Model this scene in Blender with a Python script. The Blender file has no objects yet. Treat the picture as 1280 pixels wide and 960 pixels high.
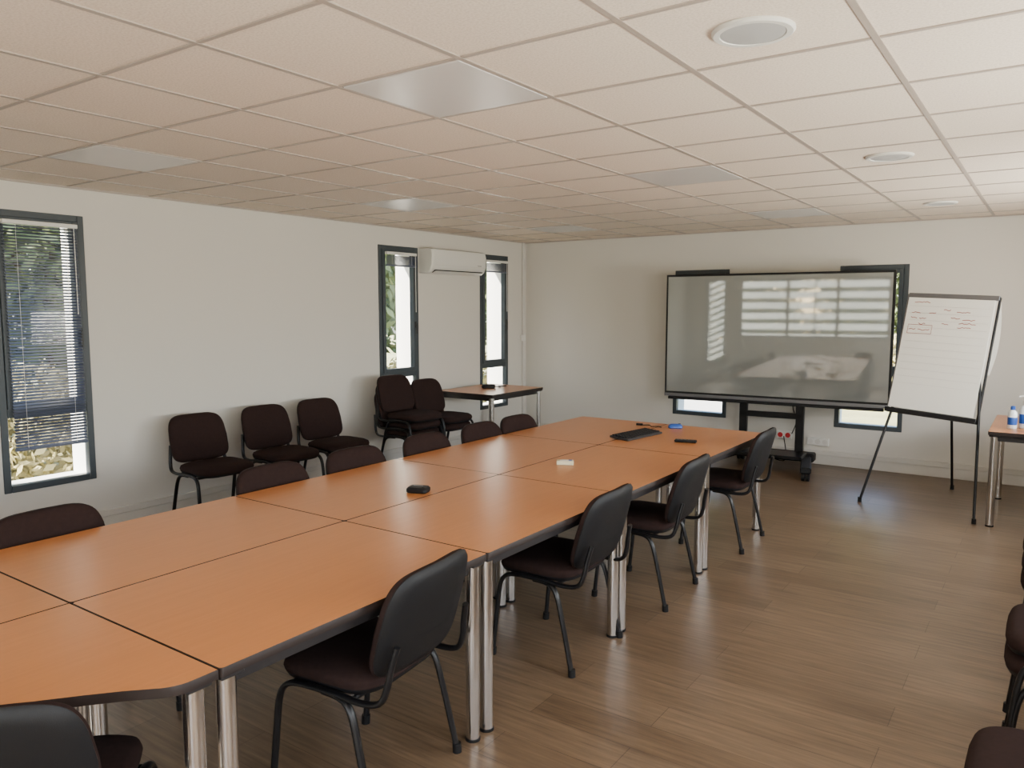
import bpy, bmesh, math, random
from mathutils import Vector, Matrix
random.seed(7)
D=math.radians
COL=bpy.context.scene.collection
XL,XR,YB,YF,H=-5.73,0.80,8.5,-1.5,2.5   # room extents
TH=0.32

# ---------------------------------------------------------------- materials
def pset(n,**k):
    for a,v in k.items():
        a=a.replace('_',' ')
        if a in n.inputs: n.inputs[a].default_value=v
def mat(name,col,rough=.5,metal=0.,spec=.5,bump=0,bscale=200,var=0,vscale=3,**k):
    m=bpy.data.materials.new(name); m.use_nodes=True
    nt=m.node_tree; b=nt.nodes['Principled BSDF']
    b.inputs['Base Color'].default_value=(*col,1); b.inputs['Roughness'].default_value=rough
    b.inputs['Metallic'].default_value=metal; b.inputs['Specular IOR Level'].default_value=spec
    pset(b,**k)
    tc=nt.nodes.new('ShaderNodeTexCoord')
    n=nt.nodes.new('ShaderNodeTexNoise'); n.inputs['Scale'].default_value=vscale; n.inputs['Detail'].default_value=4
    nt.links.new(tc.outputs['Object'],n.inputs['Vector'])
    if var>0:
        mx=nt.nodes.new('ShaderNodeMix'); mx.data_type='RGBA'
        mx.inputs['A'].default_value=(*[c*(1-var) for c in col],1); mx.inputs['B'].default_value=(*[min(1,c*(1+var)) for c in col],1)
        nt.links.new(n.outputs['Fac'],mx.inputs['Factor']); nt.links.new(mx.outputs['Result'],b.inputs['Base Color'])
    if bump>0:
        n2=nt.nodes.new('ShaderNodeTexNoise'); n2.inputs['Scale'].default_value=bscale; n2.inputs['Detail'].default_value=3
        nt.links.new(tc.outputs['Object'],n2.inputs['Vector'])
        bp=nt.nodes.new('ShaderNodeBump'); bp.inputs['Strength'].default_value=bump; bp.inputs['Distance'].default_value=.002
        nt.links.new(n2.outputs['Fac'],bp.inputs['Height']); nt.links.new(bp.outputs['Normal'],b.inputs['Normal'])
    return m
def N(m,t): return m.node_tree.nodes.new(t)
def L(m,a,b): m.node_tree.links.new(a,b)

M={}
M['wall']=mat('wall_paint',(.67,.645,.595),.75,bump=.25,bscale=350,var=.02,vscale=.8,spec=.3)
M['ext']=mat('exterior_render',(.85,.84,.80),.85,bump=.4,bscale=60)
M['white']=mat('white_plastic',(.72,.71,.67),.4,var=.02)
M['trim']=mat('trim_white',(.62,.60,.56),.5,var=.03)
M['frame']=mat('anthracite_aluminium',(.040,.052,.062),.45,var=.05)
M['black']=mat('black_plastic',(.006,.006,.007),.55,bump=.3,bscale=500,var=.1,spec=.3)
M['blackmetal']=mat('black_tube',(.006,.006,.007),.35,var=.1,spec=.35)
M['fabric']=mat('brown_fabric',(.027,.0155,.014),.95,bump=.8,bscale=900,var=.25,vscale=60,spec=.1)
M['chrome']=mat('chrome',(.66,.64,.62),.22,metal=1.,var=.03)
M['edge']=mat('table_edge',(.018,.011,.009),.5,var=.1,spec=.3)
M['rail']=mat('table_rail',(.020,.017,.017),.5,var=.1,spec=.3)
M['grid']=mat('ceiling_tbar',(.40,.34,.30),.42,var=.02)
M['panel']=mat('light_diffuser',(.66,.64,.63),.25,bump=.15,bscale=400,var=.02)
M['speaker']=mat('speaker_grille',(.50,.50,.50),.5,bump=.9,bscale=900)
M['paper']=mat('paper',(.78,.77,.71),.8,var=.02)
M['ink']=mat('red_ink',(.35,.04,.03),.7,var=.1)
M['cardy']=mat('cream_box',(.62,.58,.40),.5,var=.05)
M['blue']=mat('blue_plastic',(.015,.07,.32),.35,var=.1)
M['red']=mat('red_plastic',(.55,.02,.03),.4,var=.1)
M['keys']=mat('keys_dark',(.02,.02,.022),.5,var=.1)
M['steel']=mat('grey_metal',(.16,.16,.17),.4,metal=.6,var=.05)
M['slat']=mat('blind_slat',(.09,.105,.16),.35,var=.04)
M['bottle']=mat('clear_bottle',(.75,.80,.82),.15,var=.03)
M['ground']=mat('dry_grass',(.38,.36,.17),.95,bump=1,bscale=20,var=.5,vscale=1.2)
M['paving']=mat('pale_paving',(.62,.60,.54),.9,bump=.5,bscale=30,var=.1)
M['bark']=mat('bark',(.12,.08,.05),.9,bump=1,bscale=20,var=.3)
M['leaf']=mat('leaves',(.15,.19,.075),.7,var=.7,vscale=1.5)
M['leafy']=mat('leaves_dry',(.42,.37,.18),.7,var=.5,vscale=2)

def louver_mat():
    m=mat('opal_louver',(.85,.85,.83),.5,var=.03); b=m.node_tree.nodes['Principled BSDF']
    t=N(m,'ShaderNodeBsdfTranslucent'); t.inputs['Color'].default_value=(.60,.60,.57,1)
    mx=N(m,'ShaderNodeMixShader'); mx.inputs[0].default_value=.5; o=m.node_tree.nodes['Material Output']
    L(m,b.outputs[0],mx.inputs[1]); L(m,t.outputs[0],mx.inputs[2]); L(m,mx.outputs[0],o.inputs[0]); return m
M['louver']=louver_mat()
def wood_table():
    m=mat('cherry_laminate',(.5,.19,.07),.28,spec=.55)
    b=m.node_tree.nodes['Principled BSDF']
    tc=N(m,'ShaderNodeTexCoord'); mp=N(m,'ShaderNodeMapping'); mp.inputs['Scale'].default_value=(38,2.2,10)
    n=N(m,'ShaderNodeTexNoise'); n.inputs['Scale'].default_value=2; n.inputs['Detail'].default_value=6
    cr=N(m,'ShaderNodeValToRGB'); cr.color_ramp.elements[0].color=(.48,.178,.050,1); cr.color_ramp.elements[1].color=(.525,.200,.060,1)
    cr.color_ramp.elements[0].position=.3; cr.color_ramp.elements[1].position=.7
    L(m,tc.outputs['Object'],mp.inputs['Vector']); L(m,mp.outputs['Vector'],n.inputs['Vector']); L(m,n.outputs['Fac'],cr.inputs['Fac']); L(m,cr.outputs['Color'],b.inputs['Base Color'])
    return m
M['wood']=wood_table()
def floor_mat():
    m=mat('oak_planks',(.2,.12,.07),.36,spec=.45)
    b=m.node_tree.nodes['Principled BSDF']
    tc=N(m,'ShaderNodeTexCoord')
    br=N(m,'ShaderNodeTexBrick'); br.offset=.37; br.offset_frequency=2
    pset(br,Color1=(.165,.115,.073,1),Color2=(.122,.082,.050,1),Mortar=(.07,.045,.028,1),Scale=1.,Mortar_Size=.0014,Brick_Width=1.22,Row_Height=.18,Bias=-.1)
    mp=N(m,'ShaderNodeMapping'); mp.inputs['Scale'].default_value=(1.3,22,1)
    n=N(m,'ShaderNodeTexNoise'); n.inputs['Scale'].default_value=2.2; n.inputs['Detail'].default_value=8; n.inputs['Roughness'].default_value=.65
    L(m,tc.outputs['Object'],br.inputs['Vector']); L(m,tc.outputs['Object'],mp.inputs['Vector']); L(m,mp.outputs['Vector'],n.inputs['Vector'])
    cr=N(m,'ShaderNodeValToRGB'); cr.color_ramp.elements[0].color=(.60,.57,.55,1); cr.color_ramp.elements[1].color=(1.38,1.35,1.30,1)
    cr.color_ramp.elements[0].position=.3; cr.color_ramp.elements[1].position=.72
    L(m,n.outputs['Fac'],cr.inputs['Fac'])
    mx=N(m,'ShaderNodeMix'); mx.data_type='RGBA'; mx.blend_type='MULTIPLY'; mx.inputs['Factor'].default_value=1
    L(m,br.outputs['Color'],mx.inputs['A']); L(m,cr.outputs['Color'],mx.inputs['B']); L(m,mx.outputs['Result'],b.inputs['Base Color'])
    bp=N(m,'ShaderNodeBump'); bp.inputs['Strength'].default_value=.15; bp.inputs['Distance'].default_value=.002
    L(m,n.outputs['Fac'],bp.inputs['Height']); L(m,bp.outputs['Normal'],b.inputs['Normal'])
    return m
M['floor']=floor_mat()
def ceil_mat():
    m=mat('mineral_tile',(.62,.55,.48),.9,spec=.2)
    b=m.node_tree.nodes['Principled BSDF']
    tc=N(m,'ShaderNodeTexCoord')
    n=N(m,'ShaderNodeTexNoise'); n.inputs['Scale'].default_value=120; n.inputs['Detail'].default_value=4
    cr=N(m,'ShaderNodeValToRGB'); cr.color_ramp.elements[0].color=(.70,.60,.505,1); cr.color_ramp.elements[1].color=(.82,.715,.615,1)
    cr.color_ramp.elements[0].position=.35; cr.color_ramp.elements[1].position=.6
    L(m,tc.outputs['Object'],n.inputs['Vector']); L(m,n.outputs['Fac'],cr.inputs['Fac']); L(m,cr.outputs['Color'],b.inputs['Base Color'])
    return m
M['ceil']=ceil_mat()
def glass_mat():
    m=bpy.data.materials.new('window_glass'); m.use_nodes=True; nt=m.node_tree; nt.nodes.clear()
    o=N(m,'ShaderNodeOutputMaterial'); mx=N(m,'ShaderNodeMixShader'); t=N(m,'ShaderNodeBsdfTransparent'); g=N(m,'ShaderNodeBsdfGlossy')
    t.inputs['Color'].default_value=(.95,.97,.97,1); g.inputs['Roughness'].default_value=.02
    f=N(m,'ShaderNodeLayerWeight'); f.inputs['Blend'].default_value=.5
    p=N(m,'ShaderNodeMath'); p.operation='POWER'; p.inputs[1].default_value=5
    a=N(m,'ShaderNodeMath'); a.operation='MULTIPLY_ADD'; a.inputs[1].default_value=.92; a.inputs[2].default_value=.05
    L(m,f.outputs['Facing'],p.inputs[0]); L(m,p.outputs[0],a.inputs[0])
    L(m,a.outputs[0],mx.inputs[0]); L(m,t.outputs[0],mx.inputs[1]); L(m,g.outputs[0],mx.inputs[2]); L(m,mx.outputs[0],o.inputs[0])
    return m
M['glass']=glass_mat()
M['screen']=mat('tv_screen',(.32,.335,.32),.035,metal=.42,spec=.9,var=.02)  # grey base colour stands in for the reflected haze on the dark glass

# ---------------------------------------------------------------- builder
class B:
    def __init__(s): s.bm=bmesh.new(); s.mats=[]
    def mi(s,m):
        if m not in s.mats: s.mats.append(m)
        return s.mats.index(m)
    def box(s,c,size,m,bevel=0,R=None,seg=1):
        t=bmesh.new(); bmesh.ops.create_cube(t,size=1)
        bmesh.ops.scale(t,vec=Vector(size),verts=t.verts)
        if bevel>0: bmesh.ops.bevel(t,geom=t.edges[:],offset=bevel,segments=seg,affect='EDGES',profile=.5)
        if R is not None: bmesh.ops.transform(t,matrix=R.to_4x4() if len(R)==3 else R,verts=t.verts)
        bmesh.ops.translate(t,vec=Vector(c),verts=t.verts)
        s.merge(t,m)
    def bx(s,x0,x1,y0,y1,z0,z1,m,bevel=0):
        s.box(((x0+x1)/2,(y0+y1)/2,(z0+z1)/2),(abs(x1-x0),abs(y1-y0),abs(z1-z0)),m,bevel)
    def quad(s,pts,m):
        f=s.bm.faces.new([s.bm.verts.new(p) for p in pts]); f.material_index=s.mi(m)
    def merge(s,t,m):
        i=s.mi(m); mp={}
        for v in t.verts: mp[v]=s.bm.verts.new(v.co)
        for f in t.faces:
            try: nf=s.bm.faces.new([mp[v] for v in f.verts]); nf.material_index=i
            except ValueError: pass
        t.free()
    def rings(s,rs,m,cap=True,ms=None):
        vs=[[s.bm.verts.new(p) for p in r] for r in rs]; n=len(rs[0])
        for k in range(len(vs)-1):
            i=s.mi(ms[k] if ms else m)
            for j in range(n):
                f=s.bm.faces.new([vs[k][j],vs[k][(j+1)%n],vs[k+1][(j+1)%n],vs[k+1][j]]); f.material_index=i
        if cap:
            f=s.bm.faces.new(vs[0][::-1]); f.material_index=s.mi(ms[0] if ms else m)
            f=s.bm.faces.new(vs[-1]); f.material_index=s.mi(ms[-1] if ms else m)
    def tube(s,pts,r,m,n=10,smooth=0,ry=None):
        pts=[Vector(p) for p in pts]
        if smooth:
            out=[]
            for i in range(len(pts)-1):
                p0=pts[max(i-1,0)];p1=pts[i];p2=pts[i+1];p3=pts[min(i+2,len(pts)-1)]
                for k in range(smooth):
                    t=k/smooth
                    out.append(.5*((2*p1)+(p2-p0)*t+(2*p0-5*p1+4*p2-p3)*t*t+(3*p1-p0-3*p2+p3)*t**3))
            out.append(pts[-1]); pts=out
        rs=[]; prev=None
        for i,p in enumerate(pts):
            d=(pts[min(i+1,len(pts)-1)]-pts[max(i-1,0)]).normalized()
            if prev is None:
                a=Vector((0,1,0)) if abs(d.y)<.9 else Vector((1,0,0))
                u=(a-d*a.dot(d)).normalized()
            else: u=(prev-d*prev.dot(d)).normalized()
            prev=u; w=d.cross(u)
            rr=r if not isinstance(r,(list,tuple)) else r[min(i,len(r)-1)]
            rs.append([p+u*rr*math.cos(2*math.pi*k/n)+w*(ry or rr)*math.sin(2*math.pi*k/n) for k in range(n)])
        s.rings(rs,m)
    def prism(s,outline,z0,z1,mtop,mside,bev=.003):
        n=len(outline); c=Vector((sum(p[0] for p in outline)/n,sum(p[1] for p in outline)/n))
        def ins(d):
            o=[]
            for p in outline:
                v=Vector(p)-c; o.append(c+v*(1-d/v.length))
            return o
        a=ins(0);b=ins(bev)
        rs=[[Vector((p.x,p.y,z0)) for p in a],[Vector((p.x,p.y,z1-bev)) for p in a],[Vector((p.x,p.y,z1)) for p in b]]
        vs=[[s.bm.verts.new(p) for p in r] for r in rs]
        for k in range(2):
            for j in range(n):
                f=s.bm.faces.new([vs[k][j],vs[k][(j+1)%n],vs[k+1][(j+1)%n],vs[k+1][j]]); f.material_index=s.mi(mside)
        f=s.bm.faces.new(vs[0][::-1]); f.material_index=s.mi(mside)
        f=s.bm.faces.new(vs[2]); f.material_index=s.mi(mtop)
    def pad(s,w,h,layers,fn,nexp=4,seg=36,ms=None,m=None):
        rs=[]
        for ins,t in layers:
            r=[]
            for k in range(seg):
                a=2*math.pi*k/seg; c,si=math.cos(a),math.sin(a)
                u=math.copysign(abs(c)**(2/nexp),c)*(w/2-ins); v=math.copysign(abs(si)**(2/nexp),si)*(h/2-ins)
                r.append(fn(u,v,t))
            rs.append(r)
        s.rings(rs,m,ms=ms)
    def mesh(s,name,smooth=True,angle=35):
        bmesh.ops.recalc_face_normals(s.bm,faces=s.bm.faces[:])
        me=bpy.data.meshes.new(name); s.bm.to_mesh(me); s.bm.free()
        for m in s.mats: me.materials.append(M[m])
        if smooth:
            me.polygons.foreach_set('use_smooth',[True]*len(me.polygons)); me.set_sharp_from_angle(angle=D(angle))
        return me
    def obj(s,name,loc=(0,0,0),rz=0,smooth=True,angle=35): return place(s.mesh(name,smooth,angle),name,loc,rz)
def place(me,name,loc=(0,0,0),rz=0):
    o=bpy.data.objects.new(name,me); o.location=loc; o.rotation_euler=(0,0,rz); COL.objects.link(o); return o

# ---------------------------------------------------------------- room shell
def wall(name,axis,c0,c1,a0,a1,holes):
    b=B()
    def bb(p0,p1,z0,z1):
        if p1-p0<1e-4 or z1-z0<1e-4: return
        if axis=='x': b.bx(p0,p1,c0,c1,z0,z1,'wall')
        else: b.bx(c0,c1,p0,p1,z0,z1,'wall')
    cur=a0
    for h0,h1,z0,z1 in sorted(holes):
        bb(cur,h0,-.3,H+.2); bb(h0,h1,-.3,z0); bb(h0,h1,z1,H+.2); cur=h1
    bb(cur,a1,-.3,H+.2)
    return b.obj(name,smooth=False)
LW=[(2.22,2.83,.40,2.30),(5.78,6.38,.40,2.30),(7.50,8.08,.40,2.30)]
BW=[(-3.63,-2.99,.41,2.08),(-1.83,-1.19,.41,2.08)]
RW=[(-5.25,-4.80,.40,2.30),(-4.5,-1.45,1.0,2.30),(-1.0,.5,.30,2.3)]
SW=[(-.6,1.3,1.0,2.3),(2.2,4.1,1.0,2.3),(5.2,7.1,1.0,2.3)]
wall('wall_left','y',XL-TH,XL,YF-TH,YB+TH,LW)
wall('wall_back','x',YB,YB+TH,XL,XR,BW)
wall('wall_rear','x',YF-TH,YF,XL,XR,RW)
wall('wall_right','y',XR,XR+TH,YF-TH,YB+TH,SW)
b=B(); b.bx(XL-TH,XR+TH,YF-TH,YB+TH,-.3,0,'floor'); b.obj('floor',smooth=False)
b=B(); b.bx(XL,XR,YF,YB,H,H+.12,'ceil'); b.bx(XL-TH-.1,XR+TH+.1,YF-TH-.1,YB+TH+.1,H+.2,H+.35,'ext'); b.obj('ceiling',smooth=False)
gx=[-.51-.6*k for k in range(-2,9)]; gx=[x for x in gx if XL+.03<x<XR-.03]
gy=[2.13+.6*k for k in range(-7,12)]; gy=[y for y in gy if YF+.03<y<YB-.03]
b=B()
for x in gx: b.bx(x-.011,x+.011,YF,YB,H-.005,H+.002,'grid')
for y in gy: b.bx(XL,XR,y-.009,y+.009,H-.004,H+.002,'grid')
for x0,x1,y0,y1 in ((XL,XL+.022,YF,YB),(XR-.022,XR,YF,YB),(XL,XR,YB-.022,YB),(XL,XR,YF,YF+.022)):
    b.bx(x0,x1,y0,y1,H-.012,H+.002,'grid')
b.obj('trim_ceiling_grid',smooth=False)
b=B(); b.bx(XL,XR,YB-.015,YB,0,.10,'trim',.003); b.bx(XL,XR,YB-.022,YB,.10,.15,'trim',.004); b.obj('baseboard_back')
b=B(); b.bx(XL,XL+.015,YF,YB,0,.10,'trim',.003); b.bx(XL,XL+.022,YF,YB,.10,.15,'trim',.004); b.obj('baseboard_left')
b=B(); b.bx(XR-.015,XR,YF,YB,0,.10,'trim',.003); b.obj('baseboard_right')
b=B(); b.bx(XL,XR,YF,YF+.015,0,.10,'trim',.003); b.obj('baseboard_rear')

# ---------------------------------------------------------------- windows
def window(name,W,z0,z1,loc,rz,split=None,mull=0,handle=True):
    b=B(); f='frame'; a=.045
    def rect(x0,x1,za,zb,w,y0,y1):
        b.bx(x0,x0+w,y0,y1,za,zb,f,.003); b.bx(x1-w,x1,y0,y1,za,zb,f,.003)
        b.bx(x0+w,x1-w,y0,y1,za,za+w,f,.003); b.bx(x0+w,x1-w,y0,y1,zb-w,zb,f,.003)
    def gl(x0,x1,za,zb): b.quad([(x0,.017,za),(x1,.017,za),(x1,.017,zb),(x0,.017,zb)],'glass')
    rect(0,W,z0,z1,a,-.012,.05)
    if split:
        b.bx(a,W-a,-.008,.045,split-.03,split+.03,f,.003)
        rect(a+.002,W-a-.002,split+.028,z1-a,.04,-.022,.040)
        gl(a+.03,W-a-.03,split+.06,z1-a-.03)
        gl(a-.01,W-a+.01,z0+a-.01,split-.02)
        if handle:
            hz=(split+z1)/2-.15
            b.box((W-a-.022,-.028,hz),(.024,.014,.07),'blackmetal',.004)
            b.box((W-a-.022,-.045,hz-.04),(.018,.014,.12),'blackmetal',.005)
    else:
        gl(a-.01,W-a+.01,z0+a-.01,z1-a+.01)
        for k in range(mull):
            x=W*(k+1)/(mull+1); b.bx(x-.03,x+.03,-.01,.055,z0+a,z1-a,f,.003)
    b.bx(-.002,.006,.05,TH,z0,z1,'ext'); b.bx(W-.006,W+.002,.05,TH,z0,z1,'ext'); b.bx(0,W,.05,TH,z1-.006,z1+.002,'ext')
    b.bx(0,W,.05,TH+.03,z0-.004,z0+.012,'ext')
    return b.obj(name,loc,rz)
for i,(y0,y1,z0,z1) in enumerate(LW): window('window_%d'%(i+1),y1-y0,z0,z1,(XL,y0,0),D(90),split=.94)
for i,(x0,x1,z0,z1) in enumerate(BW): window('window_%d'%(i+4),x1-x0,z0,z1,(x0,YB,0),0,split=1.0,handle=False)
window('window_6',RW[1][1]-RW[1][0],1.0,2.3,(RW[1][1],YF,0),D(180),mull=2)
window('window_7',RW[0][1]-RW[0][0],.4,2.3,(RW[0][1],YF,0),D(180))
for i,(y0,y1,z0,z1) in enumerate(SW): window('window_%d'%(i+8),y1-y0,z0,z1,(XR,y1,0),D(-90),mull=1)
window('window_11',1.5,.30,2.3,(.5,YF,0),D(180),mull=1)  # unseen glazed opening, added so the rear fill lamp can shine in

def blind(name,y0,y1,ztop,zbot,pitch,loc_x,tilt):
    b=B(); b.bx(-.016,.016,y0,y1,ztop,ztop+.028,'white',.003)
    z=ztop-.012
    R=Matrix.Rotation(D(tilt),3,'Y')
    while z>zbot:
        b.box((0,(y0+y1)/2,z),(.024,y1-y0-.01,.0012),'slat',0,R); z-=pitch
    b.bx(-.013,.013,y0+.003,y1-.003,zbot-.016,zbot,'slat',.003)
    for y in (y0+.08,y1-.08): b.tube([(.012,y,ztop),(.012,y,zbot)],.0012,'white',5)
    b.tube([(.02,y1-.03,ztop),(.022,y1-.03,ztop-.6)],.003,'white',6)
    return b.obj(name,(loc_x,0,0))
blind('venetian_blind',2.285,2.765,2.205,.70,.021,XL+.045,32)
blind('venetian_blind',5.85,6.31,2.205,2.10,.0035,XL+.045,0)
blind('venetian_blind',7.57,8.01,2.205,2.10,.0035,XL+.045,0)

# exterior louvres (thin translucent blades) outside the rear windows
b=B(); yy=YF-TH-.14
for k in range(7):
    z=.93+.235*k
    b.quad([(-4.6,yy-.02,z),(-1.35,yy-.02,z),(-1.35,yy+.02,z+.14),(-4.6,yy+.02,z+.14)],'louver')
for x in (-4.6,-2.98,-1.35): b.bx(x-.015,x+.015,yy-.06,yy-.03,.8,2.6,'frame')
b.obj('exterior_louver_screen')
b=B()
for k in range(13):
    z=.40+.155*k
    b.quad([(-5.27,yy,z),(-4.78,yy,z+.22),(-4.78,yy,z+.315),(-5.27,yy,z+.095)],'louver')
for x in (-5.29,-4.76): b.bx(x-.015,x+.015,yy-.06,yy-.03,.3,2.6,'frame')
b.obj('exterior_shutter')

b=B(); b.bx(XL+.002,XL+.03,8.40,8.43,.15,2.49,'trim',.003); b.bx(XL+.002,XL+.035,8.36,8.45,1.22,1.30,'white',.004); b.obj('cable_conduit')

b=B(); prof=[(0,0),(.13,0),(.175,.03),(.20,.09),(.205,.2),(.19,.255),(.16,.27),(0,.27)]
rs=[]
for y,sc in ((0,.94),(.012,.99),(.03,1),(.94,1),(.958,.99),(.97,.94)):
    rs.append([Vector((p[0]*sc,y,.135+(p[1]-.135)*sc)) for p in prof])
b.rings(rs,'white')
b.box((.165,.485,.020),(.05,.86,.006),'black',.001,Matrix.Rotation(D(-35),3,'Y'))
b.box((.158,.485,.010),(.07,.84,.006),'white',.002,Matrix.Rotation(D(-20),3,'Y'))
b.bx(.03,.17,.04,.93,.268,.272,'trim'); b.bx(.2035,.2065,.05,.92,.085,.088,'trim'); b.bx(.2,.208,.80,.86,.10,.106,'steel')
b.obj('air_conditioner',(XL+.002,6.40,2.03))

def panel(x,y):
    b=B(); b.bx(x+.014,x+.586,y+.014,y+.586,H-.006,H+.004,'panel',.003)
    b.obj('ceiling_light_panel')
for x in (-2.31,-4.71):
    for y in (-.27,2.13,4.53,6.93): panel(x,y)
for y in (2.45,4.85,7.22):
    b=B()
    def ring(r,z): return [Vector((r*math.cos(2*math.pi*k/40),r*math.sin(2*math.pi*k/40),z)) for k in range(40)]
    b.rings([ring(.125,0),ring(.125,-.006),ring(.118,-.012),ring(.100,-.012),ring(.098,-.008)],'white')
    b.rings([ring(.098,-.006),ring(.097,-.010),ring(.06,-.013),ring(.01,-.014)],'speaker')
    b.obj('ceiling_speaker',(-.81,y,H-.0005))

# ---------------------------------------------------------------- tables
TW,TD=.775,1.145
def legs(b,pts,h=.70):
    for x,y in pts:
        b.tube([(x,y,.0),(x,y,.012)],.029,'black',20); b.tube([(x,y,.012),(x,y,h)],.027,'chrome',24)
        b.box((x,y,h-.008),(.07,.07,.012),'rail',.003)
def rrect(w,d,r,n=5):
    o=[]
    for cx,cy,a0 in ((w-r,d-r,0),(r,d-r,90),(r,r,180),(w-r,r,270)):
        for k in range(n+1):
            a=D(a0+90*k/n); o.append((cx+r*math.cos(a),cy+r*math.sin(a)))
    return o
def table_mesh(w,d,name,zt=.73):
    b=B(); b.prism(rrect(w,d,.012),zt-.026,zt,'wood','edge',.002)
    i=.055; z0,z1=zt-.075,zt-.026
    b.bx(i,w-i,i-.012,i+.012,z0,z1,'rail',.002); b.bx(i,w-i,d-i-.012,d-i+.012,z0,z1,'rail',.002)
    b.bx(i-.012,i+.012,i,d-i,z0,z1,'rail',.002); b.bx(w-i-.012,w-i+.012,i,d-i,z0,z1,'rail',.002)
    q=.042; legs(b,[(q,q),(w-q,q),(q,d-q),(w-q,d-q)],zt-.026)
    return b.mesh(name)
tm=table_mesh(TW,TD-.004,'conference_table')
for r in range(4):
    for c in range(2):
        place(tm,'conference_table',(-3.255+c*(TW+.006),1.125+r*TD,0))
def end_out():
    pts=[(0,0),(TW,0),(TW,-.05)]
    cx,cy,r=TW-.10,-.05-.02,.10
    for k in range(1,7):
        a=D(0-50*k/6); pts.append((cx+r*math.cos(a),cy+r*math.sin(a)))
    P0=Vector(pts[-1]); P3=Vector((0,-.78)); P1=P0+Vector((-.22,-.20)); P2=P3+Vector((.32,0))
    for k in range(1,13):
        t=k/12; q=P0*(1-t)**3+P1*3*t*(1-t)**2+P2*3*t*t*(1-t)+P3*t**3; pts.append((q.x,q.y))
    return pts
for sgn in (1,-1):
    pts=[(p[0]*sgn,p[1]) for p in end_out()]
    if sgn>0: pts=pts[::-1]
    b=B(); b.prism(pts[::-1] if sgn<0 else pts,.704,.73,'wood','edge',.002)
    b.bx(sgn*.05,sgn*(TW-.06),-.06,-.035,.655,.704,'rail',.002); b.bx(sgn*.04,sgn*.064,-.70,-.05,.655,.704,'rail',.002)
    legs(b,[(sgn*(TW-.045),-.045),(sgn*.045,-.045),(sgn*.045,-.70)],.704)
    b.obj('end_table',(-2.478+sgn*.002,1.12,0))
b_=table_mesh(.78,1.0,'side_table'); place(b_,'side_table',(-5.62,6.55,0))
place(table_mesh(.78,1.12,'side_table'),'side_table',(-.36,6.73,0))

# ---------------------------------------------------------------- chair
def chair_mesh():
    b=B()
    def fs(u,v,t):
        return Vector((v-.02,u,t-.9*max(0,-v-.10)**2))
    b.pad(.465,.42,[(.05,.408),(.012,.412),(.006,.424),(.004,.430),(0,.446),(.006,.464),(.028,.476),(.08,.482),(.16,.480)],fs,nexp=4.5,
          ms=['black','black','black','fabric','fabric','fabric','fabric','fabric','fabric'])
    s12,c12=math.sin(D(15)),math.cos(D(15)); HB=.372
    def fb(u,v,t):
        hh=v+HB/2
        w=u*(1-.09*max(0,(hh-.22))/.15)
        return Vector((.222+hh*s12 - t*c12 - .55*w*w,w,.466+hh*c12))
    b.pad(.47,HB,[(.11,-.022),(.04,-.022),(.010,-.014),(0,-.002),(.002,.004),(0,.012),(.008,.028),(.03,.038),(.09,.042)],fb,nexp=5,seg=44,
          ms=['black','black','black','black','fabric','fabric','fabric','fabric','fabric'])
    for s in (1,-1):
        b.tube([(-.215,s*.25,.008),(-.195,s*.247,.20),(-.178,s*.244,.34),(-.150,s*.241,.395),(-.09,s*.238,.412),(.05,s*.236,.412),(.16,s*.234,.404),(.232,s*.230,.418),(.258,s*.224,.47),(.268,s*.216,.53),(.284,s*.203,.60)],.0145,'blackmetal',10,smooth=4,ry=.0105)
        b.tube([(.00,s*.225,.402),(.08,s*.232,.398),(.125,s*.238,.36),(.160,s*.243,.24),(.215,s*.25,.008)],.0145,'blackmetal',10,smooth=4,ry=.0105)
        for x in (-.215,.215): b.tube([(x,s*.25,0),(x*.99,s*.25,.035)],.017,'black',10)
    for x in (-.13,.12): b.tube([(x,-.235,.402),(x,.235,.402)],.010,'blackmetal',8)
    return b.mesh('conference_chair',angle=50)
cm=chair_mesh()
def chair(x,y,deg=0,z=0): return place(cm,'conference_chair',(x,y,z),D(deg))
chair(-1.92,1.85,7); chair(-1.91,3.12,2); chair(-1.88,4.06,3); chair(-1.86,5.28,2)
chair(-2.03,.80,-43)
for y,a in ((1.45,182),(2.56,180),(3.15,179),(3.79,181),(4.38,180),(4.85,180)): chair(-3.07,y,a)
chair(-5.20,3.47,176); chair(-5.20,4.12,178); chair(-5.20,4.70,178)
for (x,y,n,a) in ((-5.16,5.62,3,180),(-5.16,6.13,2,180)):
    for k in range(n): chair(x+.02*k,y,a,k*.078)
chair(.10,2.30,0)
for k in range(2): chair(.15,3.22,0,k*.078)
for k in range(3): chair(.17,4.15,0,k*.078)

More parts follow.
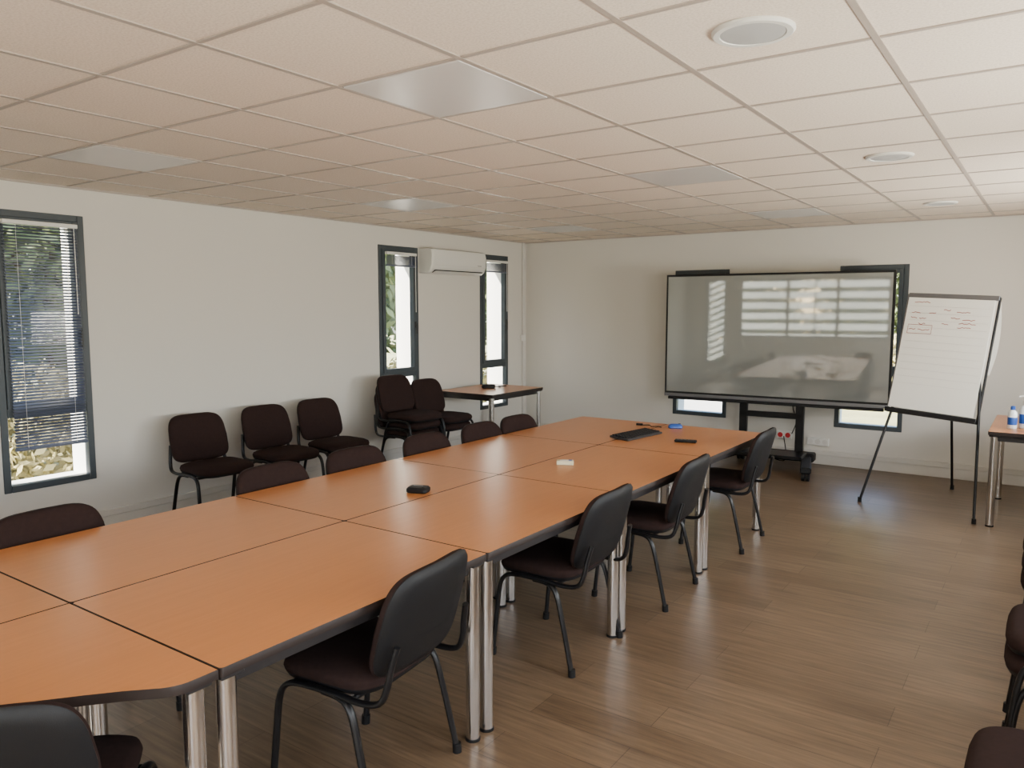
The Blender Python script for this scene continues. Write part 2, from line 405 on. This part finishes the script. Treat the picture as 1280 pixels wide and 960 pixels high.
# ---------------------------------------------------------------- TV on stand
emp_loc=(-2.385,8.07,0)
b=B(); W=2.27; z0,z1=.68,2.01
b.bx(-W/2,W/2,0,.07,z0,z1,'black',.004)
b.quad([(-W/2+.022,-.003,z0+.055),(W/2-.022,-.003,z0+.055),(W/2-.022,-.003,z1-.022),(-W/2+.022,-.003,z1-.022)],'screen')
b.bx(-W/2,W/2,-.006,0,z0,z0+.035,'steel',.002)
b.bx(-W/2+.05,W/2-.05,-.03,.0,z0-.03,z0,'black',.004)
b.bx(-.5,.5,.07,.12,.9,1.75,'black',.01)
for k in range(6): b.bx(-W/2-.004,-W/2+.002,.02,.035,1.15+.035*k,1.17+.035*k,'steel')
for s in (-1,1):
    x=s*.29; b.bx(x-.04,x+.04,.10,.16,.10,1.85,'blackmetal',.005)
    b.bx(x-.05,x+.05,.06,.11,.85,1.8,'blackmetal',.004)
    b.box((s*.41,-.14,.105),(.10,.90,.06),'black',.012,Matrix.Rotation(D(s*10),3,'Z'))
    for yy in (-.54,.26):
        xx=s*(.41-(yy+.14)*math.tan(D(10)))
        b.tube([(xx-.034,yy,.042),(xx-.008,yy,.042)],.042,'black',16); b.tube([(xx+.008,yy,.042),(xx+.034,yy,.042)],.042,'black',16)
        b.tube([(xx,yy,.04),(xx,yy,.10)],.012,'steel',8)
b.bx(-.45,.45,.05,.19,.07,.16,'black',.012); b.bx(-.32,.32,.10,.14,.50,.56,'blackmetal',.004)
b.bx(-.38,.38,-.22,.10,.13,.165,'blackmetal',.006)
b.obj('interactive_display_on_stand',emp_loc,D(4))

def uY(name,x,z,w,h,m,n):
    b=B(); b.bx(x-w/2,x+w/2,YB-.035,YB,z,z+h,'white',.004)
    for k in range(n):
        xx=x-w/2+w*(k+.5)/n; b.tube([(xx,YB-.038,z+h/2),(xx,YB-.030,z+h/2)],h*.32,m,16)
    b.obj(name)
uY('wall_socket',-1.98,.20,.22,.085,'trim',3)
uY('red_wall_socket',-2.33,.24,.16,.085,'red',2)
b=B(); b.tube([(-2.25,YB-.03,.30),(-2.2,YB-.05,.45),(-2.24,YB-.06,.6),(-2.2,YB-.06,.75)],.005,'black',6,smooth=5); b.tube([(-2.33,YB-.04,.27),(-2.3,YB-.06,.02),(-2.45,YB-.06,.02),(-2.6,YB-.06,.02)],.005,'black',6,smooth=5); b.obj('power_cable')

# ---------------------------------------------------------------- flip chart
BL=Vector((-1.12,7.20,.79)); e1=Vector((.66,-.16,-.035)); e2=Vector((.08,.19,.98))
W_=e1.length; H_=e2.length; ex=e1.normalized(); ez=(e2-ex*e2.dot(ex)).normalized(); ey=ez.cross(ex)
Mx=Matrix(((ex.x,ey.x,ez.x),(ex.y,ey.y,ez.y),(ex.z,ey.z,ez.z)))
def lp(x,y,z): return BL+ex*x+ey*y+ez*z
b=B()
def lbox(x0,x1,y0,y1,z0,z1,m,bev=.002): b.box(lp((x0+x1)/2,(y0+y1)/2,(z0+z1)/2),(x1-x0,y1-y0,z1-z0),m,bev,Mx)
lbox(0,W_,0,.018,0,H_,'white',.004)
lbox(-.004,W_+.004,-.008,.02,H_-.03,H_+.01,'steel',.004)
lbox(W_-.002,W_+.012,-.004,.022,.0,H_,'black',.003); lbox(-.012,.002,-.004,.022,.0,H_,'steel',.003)
lbox(-.01,W_+.01,-.05,.02,-.02,.0,'black',.004); lbox(-.01,W_+.01,-.055,-.048,-.02,.018,'black',.002)
nx=14
def sheet(x0,x1,z0,z1,y,curl,thick,m):
    rs=[]
    for k in range(nx+1):
        t=k/nx; z=z0+(z1-z0)*t; yy=y-curl*(1-t)**3
        rs.append([lp(x0,yy,z),lp(x1,yy,z),lp(x1,yy+thick,z),lp(x0,yy+thick,z)])
    b.rings(rs,m)
sheet(.005,W_-.02,.025,H_-.03,-.009,.02,.006,'paper')
sheet(.005,W_-.02,.045,H_-.03,-.012,.012,.0012,'paper')
rs=[]
for k in range(13):
    t=k/12; z=H_+.005-.62*t; yy=.03+.10*math.sin(t*2.6)
    rs.append([lp(.10,yy,z),lp(W_+.015*math.sin(t*3),yy+.01,z),lp(W_+.015*math.sin(t*3),yy+.012,z),lp(.10,yy+.002,z)])
b.rings(rs,'paper')
def scribble(x,z,w,h,r=.0024,m='ink'):
    pts=[]; n=max(3,int(w/.012))
    for k in range(n+1):
        pts.append(lp(x+w*k/n+random.uniform(-.002,.002),-.0150,z+random.uniform(-h,h)))
    b.tube(pts,r,m,4)
for (x,z,w) in ((.06,.935,.12),(.05,.845,.07),(.19,.845,.05),(.30,.875,.05),(.40,.86,.10),(.05,.80,.05),(.12,.795,.05),(.36,.81,.07),(.45,.80,.09),(.30,.76,.05),(.43,.77,.12),(.12,.75,.05),(.05,.70,.05),(.12,.70,.09),(.42,.735,.10)):
    scribble(x,z,w,.006)
b.tube([lp(.04,-.0150,.665),lp(.23,-.0150,.669),lp(.23,-.0150,.74),lp(.04,-.0150,.74),lp(.04,-.0150,.665)],.0018,'ink',4)
for k in range(2,16):
    z=.06*k
    b.tube([lp(.02,-.0125-.012*(1-z/H_)**3,z),lp(W_-.04,-.0125-.012*(1-z/H_)**3,z)],.0012,'trim',4)
b.tube([lp(.10,.03,.55),(-1.28,7.02,.01)],.011,'blackmetal',10); b.tube([lp(W_-.06,.03,.55),(-.42,6.78,.01)],.011,'blackmetal',10)
b.tube([lp(W_*.5,.04,.85),(-.68,7.98,.01)],.011,'blackmetal',10)
b.tube([lp(.07,.03,.45),lp(W_-.05,.03,.45)],.008,'blackmetal',8); b.tube([lp(.10,.03,.70),lp(W_-.06,.03,.70)],.008,'blackmetal',8)
for p in ((-1.28,7.02,0),(-.42,6.78,0),(-.68,7.98,0)): b.tube([p,(p[0],p[1],.04)],.016,'black',10)
b.obj('flip_chart')

# ---------------------------------------------------------------- small items
zt=.7305
b=B(); b.pad(.11,.085,[(.004,0),(0,.006),(0,.020),(.008,.028),(.03,.031)],lambda u,v,t:Vector((u,v,t)),nexp=5,m='black'); b.box((0,0,.031),(.05,.012,.002),'steel',.0005); b.obj('conference_microphone_puck',(-2.57,2.85,zt),D(20))
b=B(); b.box((0,0,.012),(.10,.06,.024),'cardy',.003); b.box((0,0,.0245),(.06,.03,.002),'white',.0005); b.box((.03,-.0,.026),(.02,.03,.002),'blue',.0005); b.obj('chalk_box',(-2.32,3.86,zt),D(30))
b=B(); b.box((0,0,.012),(.16,.44,.016),'keys',.004,Matrix.Rotation(D(4),3,'Y'))
for r in range(5):
    for c in range(15): b.box((-.056+.027*r,-.196+.028*c,.024+.0018*(2-r)),(.022,.023,.008),'black',.002)
b.obj('keyboard',(-2.42,5.02,zt),D(-8))
b=B(); b.pad(.11,.065,[(.006,0),(0,.006),(0,.014),(.006,.026),(.018,.033),(.03,.035)],lambda u,v,t:Vector((u,v,t)),nexp=2.6,m='blue'); b.box((.03,0,.034),(.02,.006,.006),'black',.002); b.obj('computer_mouse',(-2.34,5.53,zt),D(30))
b=B(); b.box((0,0,.010),(.15,.045,.018),'black',.006)
for k in range(5): b.box((-.05+.024*k,0,.020),(.012,.025,.003),'steel',.001)
b.obj('remote_control',(-2.03,4.98,zt),D(15))
b=B(); b.tube([(0,0,.006),(.05,.02,.006),(.08,-.04,.006),(.13,-.02,.006),(.16,-.05,.006)],.004,'black',6,smooth=5); b.tube([(0,0,.010),(-.05,0,.010)],.009,'black',8); b.obj('usb_cable',(-2.60,5.50,zt),D(10))
b=B(); b.pad(.16,.12,[(.01,0),(0,.008),(0,.028),(.01,.042),(.04,.048)],lambda u,v,t:Vector((u,v,t)),nexp=3,m='black'); b.tube([(.06,0,.02),(.14,.05,.008),(.12,.15,.006),(.22,.2,.006)],.005,'black',6,smooth=5); b.obj('desk_telephone',(-5.3,7.1,zt),D(40))
def bottle(loc,col,cap,r=.032,h=.16,pump=False):
    b=B(); N_=20
    def ring(r,z): return [Vector((r*math.cos(2*math.pi*k/N_),r*math.sin(2*math.pi*k/N_),z)) for k in range(N_)]
    b.rings([ring(r*.9,0),ring(r,.006),ring(r,h*.7),ring(r*.85,h*.82),ring(r*.4,h*.9),ring(r*.4,h*.95)],col)
    b.rings([ring(r*.5,h*.92),ring(r*.5,h*1.08),ring(r*.3,h*1.1)],cap)
    b.rings([ring(r*1.01,h*.2),ring(r*1.015,h*.21),ring(r*1.015,h*.55),ring(r*1.01,h*.56)],'blue' if col=='bottle' else 'white')
    if pump: b.tube([(0,0,h*1.08),(0,0,h*1.25),(-.045,0,h*1.22)],.006,cap,8)
    b.obj('sanitizer_bottle',loc)
bottle((-.22,6.98,zt),'bottle','blue'); bottle((-.14,7.05,zt),'bottle','white',.04,.20,True)
b=B(); b.box((0,0,.03),(.22,.12,.06),'white',.01); b.box((0,0,.062),(.12,.05,.004),'blue',.001); b.obj('tissue_box',(-.02,6.86,zt),D(10))

# ---------------------------------------------------------------- outside
b=B(); b.bx(-40,30,-30,45,-.5,-.32,'ground'); b.obj('garden_ground',smooth=False)
b=B(); b.bx(-9.5,-4.3,12.3,18,-.33,-.28,'paving'); b.obj('garden_paving',smooth=False)
def tree_mesh(name,n,r,hz,base,leafm,ls):
    vs=[];fs=[]
    for i in range(n):
        while True:
            p=Vector((random.uniform(-1,1),random.uniform(-1,1),random.uniform(-1,1)))
            if .25<p.length<1: break
        c=Vector((p.x*r,p.y*r,base+hz+p.z*hz)); 
        u=Vector((random.gauss(0,1),random.gauss(0,1),random.gauss(0,1))).normalized(); w=u.orthogonal().normalized()
        s=ls*random.uniform(.6,1.4); k=len(vs)
        vs+= [c+u*s,c+w*s*.45,c-u*s,c-w*s*.45]; fs.append((k,k+1,k+2,k+3))
    me=bpy.data.meshes.new(name); me.from_pydata(vs,[],fs)
    bb=B(); bb.tube([(0,0,0),(.05,.03,base+hz*.6),(0,0,base+hz*1.4)],[.10,.07,.03],'bark',8)
    for k in range(5):
        a=k*1.3; bb.tube([(0,0,base+hz*.3+.1*k),(r*.5*math.cos(a),r*.5*math.sin(a),base+hz*(.7+.15*k))],.03,'bark',6)
    t2=bmesh.new(); t2.from_mesh(me); bb.merge(t2,leafm); bpy.data.meshes.remove(me)
    return bb.mesh(name,smooth=False)
t1=tree_mesh('tree',5500,1.9,1.9,.9,'leaf',.11); t2=tree_mesh('shrub',3500,1.0,.75,.0,'leafy',.06); t3=tree_mesh('hedge_shrub',3500,1.1,1.0,.0,'leaf',.07)
for x,y,s in ((-10.5,1.5,1),(-11,5.0,1.1),(-10.2,9.2,1),(-11,13.5,1.1),(-12.5,17.5,1.2),(-13.5,3,1.3),(-14,8,1.3),(-14,13,1.4),(-3.5,20,1),(0,20,1.1),(-8,21,1.1),(-13,22,1.5),(-6,-10,1.1),(-2,-11,1.2),(-10,-8,1.1)):
    o=place(t1,'tree',(x,y,-.33),random.uniform(0,6)); o.scale=(s,s,s)
for x,y in ((-8.3,3.2),(-8.8,4.8),(-8.4,7.5),(-8.6,10.2),(-3.0,17.2),(-1.4,17.0),(.3,17.3),(-8.6,1.0)):
    place(t2,'shrub',(x,y,-.34),random.uniform(0,6))
for k in range(6): place(t3,'hedge_shrub',(-7+1.5*k,-5.6,-.34),random.uniform(0,6))

# ---------------------------------------------------------------- light
w=bpy.data.worlds.new('sky'); bpy.context.scene.world=w; w.use_nodes=True
nt=w.node_tree; bg=nt.nodes['Background']; sk=nt.nodes.new('ShaderNodeTexSky'); sk.sky_type='NISHITA'; sk.sun_disc=False
sk.sun_elevation=D(38); sk.sun_rotation=D(190); sk.air_density=1; sk.dust_density=2
nt.links.new(sk.outputs[0],bg.inputs[0]); bg.inputs[1].default_value=1.4
sd=bpy.data.lights.new('sun','SUN'); sd.energy=28; sd.angle=D(.6); sd.color=(1,.93,.82)
so=bpy.data.objects.new('sun',sd); COL.objects.link(so)
dirv=-Vector((-.40,-.76,.62)); so.rotation_euler=dirv.to_track_quat('-Z','Y').to_euler()
def area(name,loc,rot,sx,sy,e,c=(1,.945,.87)):
    l=bpy.data.lights.new(name,'AREA'); l.shape='RECTANGLE'; l.size=sx; l.size_y=sy; l.energy=e; l.color=c
    o=bpy.data.objects.new(name,l); COL.objects.link(o); o.location=loc; o.rotation_euler=rot; return o
for i,(y0,y1,z0,z1) in enumerate(SW):
    area('window_daylight',(XR+.22,(y0+y1)/2,1.35),(0,D(90+28),0),.55,y1-y0-.1,(80,95,120)[i])  # fill lamps added behind the right-wall panes, tilted up to lift the ceiling
area('rear_window_daylight',(-.25,YF-.22,1.2),(D(90+20),0,0),1.3,1.2,38)  # fill lamp added at the rear to brighten chairs and ceiling

cam=bpy.data.cameras.new('camera'); co=bpy.data.objects.new('camera',cam); COL.objects.link(co)
cam.sensor_width=36; cam.lens=965/1280*36; cam.clip_start=.05
co.location=(0,0,1.65); co.rotation_euler=(D(90)-math.atan(95/965),0,D(35))
bpy.context.scene.camera=co
